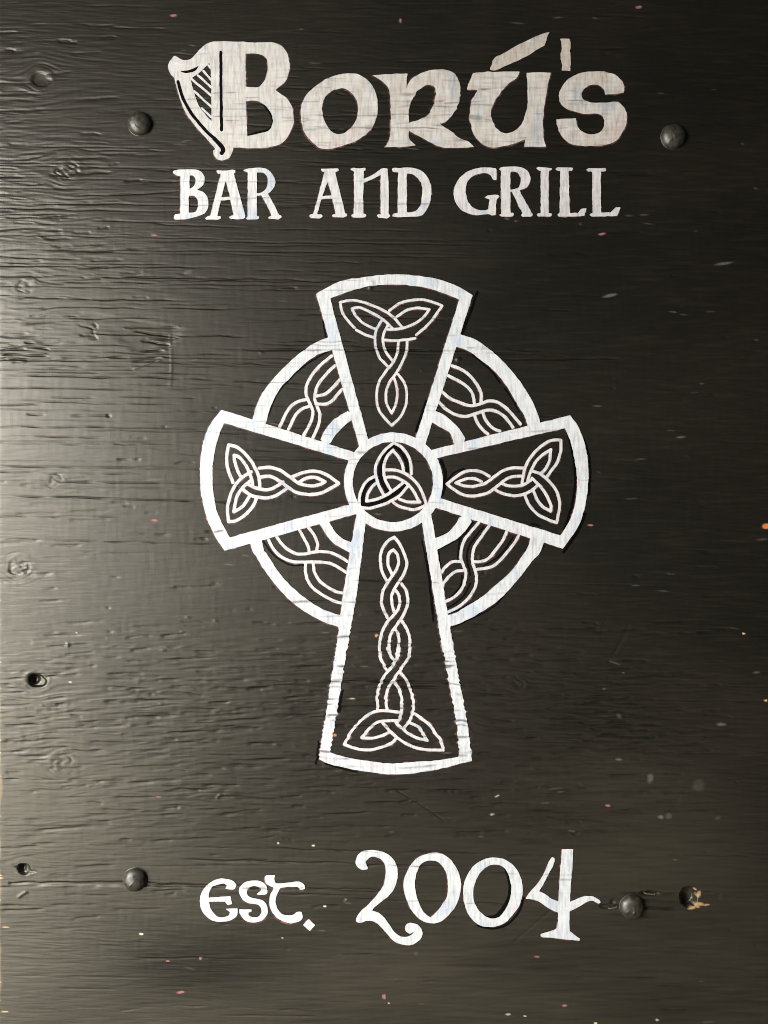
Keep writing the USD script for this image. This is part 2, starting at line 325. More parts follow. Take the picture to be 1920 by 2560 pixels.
for u, v, ru, rv, an, c in [(353, 2335, 6, 4, 0, (.75, .66, .45)), (696, 2108, 2.8, 4, 0, YEL), (783, 2114, 5, 3, -.2, YEL), (812, 2266, 3, 4, 0, (.7, .7, .62)), 
                            (941, 1589, 4, 6, .5, WOODC), (836, 1838, 6, 5, 0, ORG), (881, 1747, 9, 2.4, 0, WOODC), (1859, 1584, 5, 4, 0, (.8, .5, .3)), (1915, 1751, 5, 4.5, 0, (.8, .42, .12)),
                             (190, 1582, 3, 2.5, 0, (.7, .66, .5)), (176, 1705, 5, 3, 0, (.6, .55, .4)),
                            (1312, 2540, 5, 2.5, .2, (.5, .5, .42)), (1642, 2550, 5, 4, 0, (.4, .4, .36)), (1489, 2559, 4, 4, 0, YEL), (1230, 2036, 8, 4, -.3, (.30, .28, .16)), (1243, 1990, 9, 2.2, -.5, (.5, .5, .46)),
                            (705, 2345, 3, 2.5, 0, (.5, .48, .4)), (971, 2508, 2.6, 3, 0, (.6, .6, .4)), (14, 2318, 12, 2.4, 0, WOODC), (12, 2529, 11, 2.4, 0, WOODC), (1270, 2536, 8, 3, 0, (.4, .38, .3))]:
    spot(u, v, ru * .7, rv * .65, an, c, .75)
for u, v, ru, rv, an, a in [(1525, 739, 19, 4.5, -.2, .8), (1808, 659, 26, 4, -.15, .7), (1703, 1093, 12, 3, -.1, .6), (1803, 1811, 13, 5, .05, .75), (1546, 1899, 9, 3.5, 0, .7), (1626, 1946, 8, 14, .1, .55),
                            (1652, 2043, 8, 6, 0, .8), (1672, 2040, 9, 9, 0, .35), (1746, 1963, 17, 19, 0, .22), (1890, 1681, 9, 3, -.1, .5), (1548, 1790, 8, 6, .6, .35), (1510, 1722, 4, 3, 0, .5), (1558, 1682, 3, 2.5, 0, .7), (1794, 2045, 10, 5, -.3, .25),
                            (1430, 2078, 10, 3, .1, .5), (870, 2258, 12, 2.2, .1, .4), (980, 2080, 6, 2.5, 0, .3), (1040, 2384, 5, 7, 0, .25), (80, 1606, 4, 9, .15, .9), (1402, 1980, 10, 2, -.1, .35), (1856, 360, 3, 5, 0, .35), (1268, 547, 8, 2.2, 0, .6), (1290, 553, 3, 2.5, 0, .7), (1890, 850, 5, 3, 0, .3), (470, 680, 12, 5, -.3, .25), (1450, 560, 3, 4, 0, .3)]:
    spot(u, v, ru * .8, rv * .75, an, GREY, a * .42, .5)
spot(1917, 1316, 11, 6, 0, (.50, .14, .02))
# bare wood on the battered left edge and round the open bolt hole
for v, L in [(1655, 9), (1760, 7), (1850, 9), (1882, 8), (1560, 4), (2195, 30), (2188, 18), (2250, 6), (2455, 6), (2140, 4), (2040, 5), (1940, 5), (1500, 3), (2500, 5)]:
    spot(-5, v, L * .3 + 4.5, 2.2, .06, (.55, .38, .18), .8)
strip = (1 - smoothstep(-2, 3, UU + 3 * field(9, 26, 71))) * smoothstep(1500, 1900, VV) * 0.18
on = strip > chip; chip_c[on] = (.55, .36, .22); chip = np.maximum(chip, strip)
for u, v, ru, rv, an in [(1748, 2260, 17, 6, -.1), (1742, 2266, 9, 5, .3), (1747, 2236, 6, 12, .25), (1729, 2270, 12, 4, -.2), (1737, 2222, 8, 3, .6), (1766, 2262, 14, 2.6, -.1)]:
    spot(u, v, ru * .7, rv * .65, an, (.30, .18, .065))
for k in range(90):                                    # hairline scuffs along the grain
    r = np.random.default_rng(9000 + k)
    spot(r.uniform(0, 1920), r.uniform(0, 2560), r.uniform(4, 16), r.uniform(1.0, 1.8), r.normal() * .12, (.11, .105, .095), r.uniform(.12, .34), .5)
deep = np.clip(hole_c * smoothstep(5, 12, -H), 0, 1)
inner = deep * (1 - smoothstep(.2, .9, (UU - 1722) / 20 * .8 + (VV - 2243) / 24 * .9))
chip *= 1 - inner
# brown, rougher tone, strongest low on the board, streaky
brown_tone = np.clip(0.10 + 0.05 * field(300, 120, 81) + 0.025 * field(70, 5, 82), 0, 1) * smoothstep(1500, 2700, VV + 120 * field(300, 300, 83)) * 1.1
brown_tone = np.clip(brown_tone + 0.015 * np.clip(field(60, 6, 85), 0, 2), 0, .5)

# what the paint lies on: the relief with the finest cracks bridged
HP = ndi.gaussian_filter(ndi.maximum_filter(H, size=(3, 3)), 0.7)
def sample(A, u, v):
    return ndi.map_coordinates(A, [(np.asarray(v) - V0) / DV, (np.asarray(u) - U0) / DU], order=1, mode='nearest')

# ---------------------------------------------------------------- prims
used = {}
def path_for(parent, name):
    k = (parent, name); n = used.get(k, 0); used[k] = n + 1
    return f'{parent}/{name}' + (f'_{n:03d}' if n else '')
def world(u, v, h):
    """Sign units -> metres in the sign's own frame (origin at the middle of its lower edge, front towards -y)."""
    u, v, h = np.broadcast_arrays(u, v, h)
    return np.stack([(u - 960) * S, -h * S, (V1 - v) * S], -1)
def put(parent, name, verts, faces, material, smooth=True, label=None, prim=None, kind=None):
    p = path_for(parent, name)
    m = usdkit.mesh(stage, p, (verts, faces), material, smooth=smooth)
    api = UsdGeom.PrimvarsAPI(m)
    for k, a in (prim or {}).items():
        if a.ndim == 2:
            api.CreatePrimvar(k, Sdf.ValueTypeNames.Color3fArray, 'vertex').Set(Vt.Vec3fArray.FromNumpy(a.astype(np.float32)))
        else:
            api.CreatePrimvar(k, Sdf.ValueTypeNames.FloatArray, 'vertex').Set(Vt.FloatArray.FromNumpy(a.astype(np.float32)))
    if label: m.GetPrim().SetCustomDataByKey('label', label)
    if kind: m.GetPrim().SetCustomDataByKey('kind', kind)
    return p

SIGN = '/World/pub_sign'
sx = UsdGeom.Xform.Define(stage, SIGN); sx.AddTranslateOp().Set(Gf.Vec3d(0, 0, ZB))
sx.GetPrim().SetCustomDataByKey('label', 'black painted plywood pub sign with white hand lettering and a ringed cross')
sx.GetPrim().SetCustomDataByKey('category', 'sign')

# the plywood sheet: front relief, four edges, back
idx = np.arange(NV * NU).reshape(NV, NU)
q = np.stack([idx[:-1, :-1], idx[1:, :-1], idx[1:, 1:], idx[:-1, 1:]], -1).reshape(-1, 4)
front = world(UU, VV, H).reshape(-1, 3)
ring = np.concatenate([idx[0, :], idx[1:, -1], idx[-1, -2::-1], idx[-2:0:-1, 0]])
back = front[ring].copy(); back[:, 1] = 0.018
nb = NV * NU + np.arange(len(ring)); r2 = np.roll(ring, -1); nb2 = np.roll(nb, -1)
side = np.stack([ring, r2, nb2, nb], -1)
corner = [NV * NU + k for k in (0, NU - 1, NU - 1 + NV - 1, 2 * (NU - 1) + NV - 1)]
quads = np.vstack([q, side, [corner]])
allv = np.vstack([front, back])
ext = lambda a: np.concatenate([a.reshape(NV * NU, -1), np.repeat(a.reshape(NV * NU, -1)[:1] * 0, len(ring), 0)]).squeeze()
put(SIGN, 'plywood_panel', allv, quads, M_BLACK, True, 'black painted plywood sheet with horizontal grain, knots, cracks and chipped paint',
    {'chip': ext(chip), 'chip_color': ext(chip_c), 'brown_tone': ext(brown_tone), 'crack': ext(np.clip(CR * .4, 0, 1))})

# ---------------------------------------------------------------- outlines
CROPS = {'A': (400, 60, 4.1475), 'B': (720, 60, 3.456), 'C': (1140, 60, 3.456), 'D': (400, 380, 2.765), 'E': (980, 380, 2.765), 'F': (460, 2080, 3.318), 'G': (860, 2080, 2.37),
         'T': (760, 670, 3.6065), 'L': (490, 1000, 4.0463), 'M': (840, 1040, 5.53), 'R': (1080, 1000, 4.0463), 'LL': (600, 1280, 5.53), 'LR': (1060, 1280, 5.184),
         'S1': (860, 1320, 6.381), 'S2': (780, 1620, 3.95), 'UL': (600, 800, 5.184), 'UR': (1060, 800, 5.184), 'N': (0, 0, 1.0)}
def pts(c, s):
    ox, oy, k = CROPS[c]; out = []
    for w in s.split():
        cor = w.endswith('c'); x, y = w.rstrip('c').split(',')
        out.append((ox + float(x) / k, oy + float(y) / k, cor))
    return out
def curve(P, closed, sub=8):
    n = len(P); out = []
    for i in range(n if closed else n - 1):
        p1, p2 = P[i], P[(i + 1) % n]
        p0 = P[i - 1] if (closed or i > 0) and not p1[2] else p1
        p3 = P[(i + 2) % n] if (closed or i + 2 < n) and not p2[2] else p2
        for t in np.linspace(0, 1, sub, endpoint=False):
            f = lambda a: 0.5 * (2 * p1[a] + (p2[a] - p0[a]) * t + (2 * p0[a] - 5 * p1[a] + 4 * p2[a] - p3[a]) * t * t + (3 * p1[a] - p0[a] - 3 * p2[a] + p3[a]) * t ** 3)
            out.append((f(0), f(1)))
    if not closed: out.append((P[-1][0], P[-1][1]))
    return out
def shp(c, outer, *holes):
    g = Polygon(curve(pts(c, outer), True)).buffer(0)
    for h in holes: g = g.difference(Polygon(curve(pts(c, h), True)).buffer(0))
    return g
def pol(c, s):                                     # straight-sided, corners a little rounded
    g = Polygon([(p[0], p[1]) for p in pts(c, s)]).buffer(0)
    return g.buffer(-1.0).buffer(2.0).buffer(-1.0)
def stroke(c, s, w, cap='round'):
    return LineString(curve(pts(c, s), False)).buffer(w / 2 / CROPS[c][2], cap_style=cap, quad_segs=6)
U = unary_union

WR = ndi.gaussian_filter(np.clip(W - .2, 0, 1), 4)
EN1, EN2, EN3 = field(16, 4.5, 401), field(9, 9, 402), field(40, 12, 403)
def ragged(g, amp=1.0):
    """A brush edge: wavers, and breaks up along raised grain."""
    def ringed(r):
        L = r.length; n = max(8, int(L / 2.0))
        p = np.array([r.interpolate(k * L / n).coords[0] for k in range(n)])
        rough = sample(WR, p[:, 0], p[:, 1])
        p2 = p.copy()
        p2[:, 0] += amp * ((0.38 + 0.9 * rough) * sample(EN1, p[:, 0], p[:, 1]) + 0.3 * sample(EN3, p[:, 0], p[:, 1]))
        p2[:, 1] += amp * (0.35 * sample(EN2, p[:, 0], p[:, 1]) + 0.3 * sample(EN3, p[:, 1] * .7, p[:, 0]))
        return p2
    out = []
    for q_ in getattr(g, 'geoms', [g]):
        if q_.is_empty or q_.geom_type != 'Polygon' or q_.area < 6: continue
        a = Polygon(ringed(q_.exterior)).buffer(0)
        for h in q_.interiors:
            if h.length > 8: a = a.difference(Polygon(ringed(h)).buffer(0))
        out.append(a)
    return U(out) if out else Polygon()

def paint_mesh(g, lift, du=4.0, dv=2.2):
    V, F, n0 = [], [], 0
    for q_ in getattr(g, 'geoms', [g]):
        if q_.is_empty or q_.geom_type != 'Polygon' or q_.area < 5: continue
        q_ = q_.simplify(0.15)
        b = []
        for r in [q_.exterior, *q_.interiors]:
            n = max(6, int(r.length / 2.0)); b += [r.interpolate(k * r.length / n).coords[0] for k in range(n)]
        b = np.array(b)
        x0, y0, x1, y1 = q_.bounds
        gx, gy = np.meshgrid(np.arange(x0, x1 + du, du), np.arange(y0, y1 + dv, dv)); gx[1::2] += du / 2
        gx, gy = gx.ravel(), gy.ravel()
        inn = q_.buffer(-1.0)
        keep = shapely.contains_xy(inn, gx, gy) if not inn.is_empty else np.zeros(len(gx), bool)
        p = np.vstack([b, np.stack([gx[keep], gy[keep]], -1)])
        p = p + np.random.default_rng(len(p)).normal(size=p.shape) * 1e-4
        t = Delaunay(p).simplices
        c = p[t].mean(1)
        t = t[shapely.contains_xy(q_.buffer(0.05), c[:, 0], c[:, 1])]
        e1, e2 = p[t[:, 1]] - p[t[:, 0]], p[t[:, 2]] - p[t[:, 0]]
        z = e1[:, 0] * e2[:, 1] - e1[:, 1] * e2[:, 0]
        t = t[np.abs(z) > 1e-3]; z = z[np.abs(z) > 1e-3]
        t = np.where((z > 0)[:, None], t[:, ::-1], t)      # v runs down, so this faces the viewer
        V.append(p); F.append(t + n0); n0 += len(p)
    return (np.vstack(V), np.vstack(F)) if V else (None, None)

THIN_DIM = np.clip(0.72 + 0.10 * field(9, 26, 411) + 0.10 * field(40, 3.2, 412), 0, 1)
def paint(parent, name, g, material, lift, label=None, thin_dim=0.0, gap_gain=1.0):
    p, t = paint_mesh(g, lift)
    if p is None: return None
    u, v = p[:, 0], p[:, 1]
    gap = np.clip((sample(CR, u, v) - 0.22) * 1.25, 0, 1) * 0.8
    gap = np.maximum(gap, np.clip(sample(torn, u, v) * sample(W, u, v) * 1.1 - .25, 0, .8)) * gap_gain
    return put(parent, name, world(u, v, sample(HP, u, v) + lift), t, material, True, label,
               {'gap': gap, 'thin_dim': np.clip(sample(THIN_DIM, u, v) * thin_dim, 0, 1)} if material in (M_WHITE, M_CREAM, M_ROSE) else None)

LIFT_RED, LIFT_BLACK, LIFT_WHITE = 0.35, 0.75, 1.15
all_white = []
def lettering(name, g, label, thin_dim=0.0, red=2.2, shift=(0, 0), parent=SIGN, cut=None, amp=1.0, m=None):
    g = ragged(g, amp)
    if cut is not None: g = g.difference(cut)
    all_white.append(g)
    p = paint(parent, name, g, m or M_WHITE, LIFT_WHITE, label, thin_dim)
    if red:
        rg = ragged(affinity.translate(g.buffer(red * .6), *shift), 1.3).difference(g.buffer(-0.8))
        if cut is not None: rg = rg.difference(cut)
        return p, rg
    return p, None

# ---------------------------------------------------------------- the name: harp and BORU'S
harp_b = shp('A', '150,335 190,350 235,375 290,375 340,350 390,290 450,235 520,195 620,183 800,187 1000,195 1080,190 1180,195 1260,230 1310,290 1335,370 1345,450 1330,540 1290,610 1225,665 1195,688c '
             '1260,730 1320,780 1365,850 1385,940 1385,1020 1360,1110 1310,1190 1250,1245 1150,1275 1050,1290 900,1288 760,1283c 750,1330 720,1385 660,1415 600,1405 560,1360 550,1320 575,1295c '
             '500,1210 400,1100 320,1000 250,890 200,750 165,620 150,565c 110,520 85,460 90,410 120,365',
             '887,310c 1000,310 1070,330 1110,370 1120,440 1110,520 1085,590 1040,640 990,660 890,655c',
             '892,802c 1000,800 1070,830 1130,890 1170,980 1165,1050 1130,1105 1060,1130 905,1165c')
string_gap = shp('A', '515,405c 528,480c 533,700c 536,1010c 470,940 400,840 350,690 315,570c 420,500')
g_col = stroke('A', '632,295 634,700 640,1100', 32)
g_neck = shp('A', '210,490c 300,480 405,435c 370,485 300,510 240,508')
g_box = U([stroke('A', '190,600 240,770 330,930 450,1080 560,1190 630,1270', 34), stroke('A', '560,1190 630,1260 655,1310 640,1340', 44)])
black_on_harp = ragged(U([g_col, g_neck, g_box]), .7)
frame = harp_b.difference(string_gap)
cutx = 400 + 634 / 4.1475
harp_side = U([box(400, 60, cutx, 372), box(400, 60 + 1284 / 4.1475, 400 + 770 / 4.1475, 420)])
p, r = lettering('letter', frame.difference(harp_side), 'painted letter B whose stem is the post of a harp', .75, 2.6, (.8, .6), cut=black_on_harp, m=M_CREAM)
paint(p, 'red_edge', r.difference(harp_side), M_PINK, LIFT_RED)
pb = p
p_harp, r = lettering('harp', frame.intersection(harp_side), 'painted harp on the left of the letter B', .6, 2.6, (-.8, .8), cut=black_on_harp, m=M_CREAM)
paint(p_harp, 'red_edge', r.intersection(harp_side.buffer(6)).difference(frame.buffer(-.8)).difference(string_gap), M_PINK, LIFT_RED)
for s in ['495,425 552,487', '450,492 540,590', '395,535 540,668', '325,570 540,752', '352,695 540,868', '435,875 540,975']:
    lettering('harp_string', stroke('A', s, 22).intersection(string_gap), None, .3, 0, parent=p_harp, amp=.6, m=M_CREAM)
paint(p_harp, 'black_groove', black_on_harp, M_GLOSS, LIFT_BLACK)

name_letters = [  # last value: thin cream paint plus painted shade, stronger towards the S
    ('O', shp('B', '110,760 125,680 180,590 270,520 350,470 440,440 520,428 600,435 680,480 730,540 765,620 775,700 770,780 740,870 700,930 610,1000 500,1045 400,1075 330,1082 270,1070 210,1020 150,950 120,870',
              '295,740 310,660 350,600 420,565 490,562 550,600 590,660 605,720 595,810 560,880 510,930 450,953 390,940 340,890 310,820'), (-1.5, 1.8), .8),
    ('R', shp('B', '730,448c 850,435 1030,432c 1020,560c 1050,500 1120,440 1220,405 1340,395 1430,425 1475,490 1488,580 1475,680 1430,770 1370,840 1310,862c 1340,885c 1410,930 1480,985 1560,1020 1605,1060c '
              '1520,1070 1370,1073 1280,1050 1180,1000 1110,960 1045,925c 1045,975 1060,1010 1100,1050c 960,1065 835,1065c 870,1010 885,930 888,800 885,650 875,570c 840,520 780,475',
              '1047,858c 1045,740 1075,650 1120,580 1180,535 1230,527 1270,555 1278,610 1260,690 1225,770 1205,790 1130,830'), (-1.6, .4), .95),
    ('U', shp('C', '145,425c 300,415 545,412c 530,460 450,520 390,590 340,660 305,740 305,790 320,850 350,900 400,940 450,945 510,920 560,870 595,790 615,690 618,560 610,425c 700,420 818,422c '
              '790,540 770,660 755,780 752,900 760,1000 778,1062c 590,1062c 595,995c 520,1030 420,1055 310,1070 230,1040 170,980 135,910 130,860c 115,850c 120,770 135,670 185,573c 90,570c'), (.8, 1.5), 1.0),
    ('S', shp('C', '1290,612c 1270,560 1220,528 1160,530 1110,560 1085,600 1090,640 1130,670 1200,682 1300,680 1380,675 1440,710 1472,770 1470,860 1430,950 1380,1010 1290,1045 1150,1058 1040,1050 960,1020 900,950 875,880 862,825c '
              '1030,815c 1045,870 1080,925 1150,955 1220,945 1265,910 1280,850 1265,800 1210,775 1110,778 1010,755 930,720 895,670 890,600 920,530 980,470 1060,430 1160,412 1280,415 1370,440 1430,490 1450,540 1450,595c 1380,605'), (1, 1), 1.0)]
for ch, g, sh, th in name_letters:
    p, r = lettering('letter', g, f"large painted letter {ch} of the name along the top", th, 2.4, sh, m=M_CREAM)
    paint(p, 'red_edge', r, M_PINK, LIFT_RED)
    if ch == 'U':
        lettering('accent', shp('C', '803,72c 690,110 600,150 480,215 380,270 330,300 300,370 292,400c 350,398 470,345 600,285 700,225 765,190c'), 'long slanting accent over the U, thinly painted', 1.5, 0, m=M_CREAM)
    if ch == 'S':
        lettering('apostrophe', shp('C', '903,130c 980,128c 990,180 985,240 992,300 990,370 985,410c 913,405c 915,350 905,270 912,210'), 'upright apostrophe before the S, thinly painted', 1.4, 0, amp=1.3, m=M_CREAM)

# ---------------------------------------------------------------- BAR AND GRILL
P_ = pol
second = [
    ('B', 'BAR', shp('D', '90,140 110,125 200,120 260,125 295,150 308,190 300,230 255,262c 300,280 330,320 333,370 320,410 280,440 180,463 110,468 98,450 105,430c 140,425c 142,170c 110,158',
                     '205,163c 230,165 247,195 240,230 205,258c', '200,302c 240,305 262,340 262,385 245,415 200,420c')),
    ('A', 'BAR', U([P_('D', '388,130 520,126 522,145 505,153 400,153'), P_('D', '422,148 452,148 455,200 430,290 395,448 345,448'), P_('D', '440,148 510,148 560,330 590,448 510,448 480,300 452,185'),
                    P_('D', '400,312 495,312 500,333 400,335'), P_('D', '312,460 330,443 420,443 424,460 400,468 320,468'), P_('D', '477,450 500,442 585,440 592,455 575,464 490,466')])),
    ('R', 'BAR', U([P_('D', '608,125 670,125 672,452 605,452'), shp('D', '575,130c 600,117 690,110 745,122 785,165 797,215 775,265 740,290 670,303c 670,285c 705,280 735,250 745,210 740,170 715,145 668,142c 610,142'),
                    P_('D', '700,298 742,284 770,330 830,448 775,448 740,370'), P_('D', '595,460 610,445 680,443 688,455 675,465 605,467'), P_('D', '745,455 765,442 835,435 842,450 820,465 760,465')])),
    ('A', 'AND', U([P_('D', '1110,118 1230,113 1238,127 1220,138 1120,137'), P_('D', '1138,133 1170,133 1162,200 1120,310 1085,437 1058,437 1085,340'), P_('D', '1150,133 1208,133 1235,240 1282,434 1215,437 1185,300 1160,200'),
                    P_('D', '1105,308 1192,300 1197,322 1105,328'), P_('D', '1030,440 1045,430 1118,432 1126,447 1105,460 1045,458'), P_('D', '1185,440 1200,430 1290,425 1295,440 1270,452 1200,453')])),
    ('N', 'AND', U([P_('D', '1340,125 1410,125 1405,300 1405,442 1338,442 1343,300'), P_('D', '1312,122 1330,113 1420,113 1420,130 1345,140'), P_('D', '1320,440 1335,430 1420,428 1428,443 1410,455 1335,456'),
                    P_('D', '1400,190 1470,160 1525,120 1548,111 1570,115 1535,152 1470,190 1400,217'), P_('D', '1527,115 1575,115 1582,300 1580,444 1528,444 1522,250'), P_('D', '1495,438 1510,430 1585,430 1592,447 1570,460 1510,457')])),
    ('D', 'AND', shp('E', '0,122 10,112 60,112 110,108 180,120 235,160 265,220 270,290 258,360 225,420 180,445 20,450 5,435 15,425 38,424c 42,140c 10,138', '102,150c 150,160 190,195 208,245 205,310 195,370 165,410 102,420c')),
    ('G', 'GRILL', shp('E', '720,113c 640,108 580,115 520,138 470,180 437,235 425,290 440,350 480,402 540,430 600,436 660,430 690,440c 715,437c 722,330c 744,308c 735,297c 665,300 640,315c 675,330c 663,398c 610,402 560,385 525,340 510,290 512,235 535,188 580,157 640,148 675,160 700,192 722,192c')),
    ('R', 'GRILL', U([shp('E', '738,120c 760,105 830,103 880,103 930,125 955,165 955,205 930,245 880,268 818,275c 752,275c 752,130c', '818,140c 850,135 875,150 890,190 885,225 870,250 818,262c'), P_('E', '753,130 818,130 818,432 753,432'),
                      P_('E', '828,272 880,264 915,330 972,432 905,436 870,360'), P_('E', '738,435 755,427 835,420 845,433 830,447 750,447'), P_('E', '888,435 905,428 970,422 975,437 960,448 905,450')])),
    ('I', 'GRILL', U([P_('E', '1028,122 1083,122 1082,432 1028,432'), P_('E', '993,115 1010,105 1107,112 1100,128 1085,130 1015,130'), P_('E', '1000,432 1015,424 1100,424 1107,437 1095,447 1010,447')])),
    ('L', 'GRILL', U([P_('E', '1162,126 1220,126 1228,428 1158,428'), P_('E', '1128,122 1145,107 1250,110 1245,130 1150,133'), P_('E', '1142,432 1155,422 1285,422 1305,392 1342,387 1330,440 1300,445 1150,447')])),
    ('L', 'GRILL', U([P_('E', '1382,134 1442,134 1445,428 1385,428'), P_('E', '1342,122 1360,113 1478,115 1475,138 1355,137'), P_('E', '1362,437 1375,425 1445,420 1510,418 1545,385 1580,383 1555,443 1380,449')]))]
for k, (ch, wd, g) in enumerate(second):
    lab = f'serifed painted letter {ch} of the word {wd}' + (' at the end of the line' if k == 10 else '')
    p, r = lettering('letter', g, lab, .22 + .055 * k, 1.2, (-1 if k < 5 else .8, .5), amp=.8, m=M_ROSE)
    paint(p, 'red_edge', r, M_PINK, LIFT_RED)

# ---------------------------------------------------------------- EST. 2004
last = [
    ('letter', 'uncial painted letter E of EST', U([shp('F', '430,430 400,400 330,385 260,395 190,440 145,510 132,580 150,650 200,710 260,740 330,742 390,730 440,690 447,632c 345,635c 382,662c 370,690 320,705 270,695 225,640 205,580 205,520 230,460 280,435 330,425 358,445c 340,470c 410,474 432,450'),
                                    P_('F', '195,545 385,530 400,595 365,605 340,575 195,578')]), (0, 1)),
    ('letter', 'painted letter S of EST', shp('F', '692,490 680,440 640,410 580,400 510,415 465,455 455,495 480,550 540,590 610,600 640,630 640,670 615,700 570,705 540,690 535,668 560,658c 560,638c 460,640c 465,680 510,730 570,750 640,735 685,690 695,640 680,590 640,560 560,545 525,520 525,480 560,450 610,450 640,480 600,515c 640,522 680,514'), (.5, 3)),
    ('letter', 'uncial painted letter T of EST', shp('F', '672,370 700,355 757,356c 750,390 770,425 850,420 950,410 1000,440 1000,470 965,480 940,455 860,455 800,465c 770,520 760,580 780,640 820,680 870,690 910,685 935,662 975,658c 985,700 960,735 900,755 840,745 780,715 730,660 708,590 715,520 745,465 720,450 680,420'), (-1, 3.5)),
    ('full_stop', 'diamond shaped full stop after EST', P_('F', '988,770 1035,720 1088,770 1045,820'), (0, 0)),
    ('digit', 'painted digit 2 with a curled foot', shp('G', '135,220 105,222 75,200 68,170 85,130 130,108 190,107 250,125 295,165 318,230 310,300 280,360 230,405 180,445 165,465c 210,480 250,520 290,580 330,615 370,620 405,605 414,588c 392,602 366,585 364,555 385,538 415,540 450,560 465,605 445,640 400,668 340,665 290,640 240,585 190,535 140,525 100,537 75,533 72,515c 90,480 150,420 200,365 235,310 247,240 240,190 215,158 170,145 140,160 128,180 142,210'), (-.6, .8)),
    ('digit', 'taller painted digit 0 next to the 2', shp('G', '352,330 365,250 410,175 470,135 550,122 610,145 660,200 690,280 690,350 665,430 620,490 570,530 515,540 455,520 405,470 370,400', '420,310 430,240 460,185 510,168 560,178 600,230 615,300 612,370 580,430 540,480 512,505c 470,470 440,410 425,360'), (-1.4, -.4)),
    ('digit', 'painted digit 0 with a black shade inside its right side', shp('G', '705,360 715,290 755,215 820,165 890,150 960,165 1015,210 1050,280 1058,350 1040,430 990,500 940,545 870,562 800,550 745,500 715,430', '765,360 775,300 810,235 860,198 920,195 960,225 985,290 990,350 975,420 940,480 900,510 850,505 800,465 772,415'), (0, 1)),
    ('digit', 'painted digit 4 with a wavy crossbar', U([shp('G', '1228,150 1246,155 1240,195 1215,240 1185,300 1155,350c 1190,365 1230,395 1285,415c 1285,480c 1220,455 1160,415 1120,398 1075,395c 1100,355 1150,300 1190,230 1210,180'),
                                  shp('G', '1290,102c 1357,100c 1350,250 1340,350 1335,560 1350,595 1398,630c 1395,642c 1170,620c 1168,600 1245,578 1265,545 1268,450 1275,300'), shp('G', '1325,420c 1400,385 1460,378 1505,395 1520,415c 1505,422 1460,405 1400,435 1325,475c')]), (-1.4, .6))]
for nm, lab, g, sh in last:
    p, r = lettering(nm, g, lab, 0.12 if nm != 'digit' else .40, 1.3, sh, amp=.7)
    paint(p, 'red_edge', r, M_PINK, LIFT_RED)

# ---------------------------------------------------------------- the cross
def N(c, s): return ' '.join(f'{x:.1f},{y:.1f}' + ('c' if k else '') for x, y, k in pts(c, s))
disc = Point(983.7, 1205).buffer(123.7, 48); disc_in = Point(982, 1205).buffer(100.3, 48)
top_o = shp('N', N('T', '110,235c 300,130 500,90 680,65 830,58 1000,68 1200,100 1380,165 1520,245c') + ' 1045,1110c 915,1110c')
top_o = Polygon(curve(pts('T', '110,235c 300,130 500,90 680,65 830,58 1000,68 1200,100 1380,165 1520,245c 1079,1640c 506,1640c'), True)).buffer(0)
top_i = Polygon(curve(pts('T', '235,275c 400,215 600,165 850,150 1100,180 1250,225 1400,285c 974,1640c 604,1640c'), True)).buffer(0)
left_o = Polygon(curve(pts('L', '262,98c 180,200 110,320 60,500 42,700 45,880 70,1040 120,1220 190,1370 290,1525c 1900,1073c 1900,625c'), True)).buffer(0)
left_i = Polygon(curve(pts('L', '285,232c 220,400 175,620 168,820 185,1000 230,1170 340,1390c 1900,963c 1900,719c'), True)).buffer(0)
right_o = Polygon(curve(pts('R', '1395,155c 1470,260 1530,400 1570,580 1582,760 1570,930 1530,1140 1460,1310 1320,1505c -300,980c -300,580c'), True)).buffer(0)
right_i = Polygon(curve(pts('R', '1345,285c 1400,420 1440,600 1465,760 1465,900 1440,1080 1390,1220 1300,1370c -300,877c -300,669c'), True)).buffer(0)
low_o = Polygon(curve(pts('N', '796.5,1897c 823,1909 881,1922.5 932,1931 982.5,1935 1033,1932.7 1096,1922.5 1180,1901c 1171,1822c 1132,1610c 1084,1320c 1060,1180c 912,1180c 885,1320c 858.6,1479c 842,1610c'), True)).buffer(0)
low_i = Polygon(curve(pts('N', '825.6,1881c 868.6,1893.4 932,1903.5 982.5,1908 1046,1903.5 1096,1900 1147,1892c 1144,1822c 1104,1610c 1056.7,1320c 1036,1180c 935,1180c 912.5,1320c 893,1479c 870,1610c'), True)).buffer(0)
ring_o = Polygon(curve(pts('N', '631.8,1048 646,1002.5 663.7,971.7 692.6,937 725,904 764,873 818,845 980,806 1156.5,837.6 1218,869.4 1272,919.6 1320.4,985.2 1350,1054.6 1384,1205 1358,1359 1330,1403.5 1291.5,1451.7 1253,1494 1214,1523 1175.7,1546 1125.6,1565.5 980,1600 847.7,1567 799,1549.4 757.3,1526 719,1495 686.8,1459 659.7,1422.9 641.6,1392 626,1359.6 595,1205'), True)).buffer(0)
ring_i = Polygon(curve(pts('N', '664.6,1057.5 677,1016 700,971.7 723.5,946.6 754,916 783,894.5 816,879 980,838 1143,867.5 1199,898 1249,942.7 1291.5,1008 1318.5,1062 1350,1205 1325,1349.4 1301,1395.7 1278,1428.5 1243,1459.4 1204.7,1492 1160.3,1519 1117.9,1538.5 980,1568 851,1538 797,1517 744.7,1480.7 701,1435.5 668.7,1386.7 656,1357.8 630,1205'), True)).buffer(0)
arms_o = U([top_o, left_o, right_o, low_o, disc])
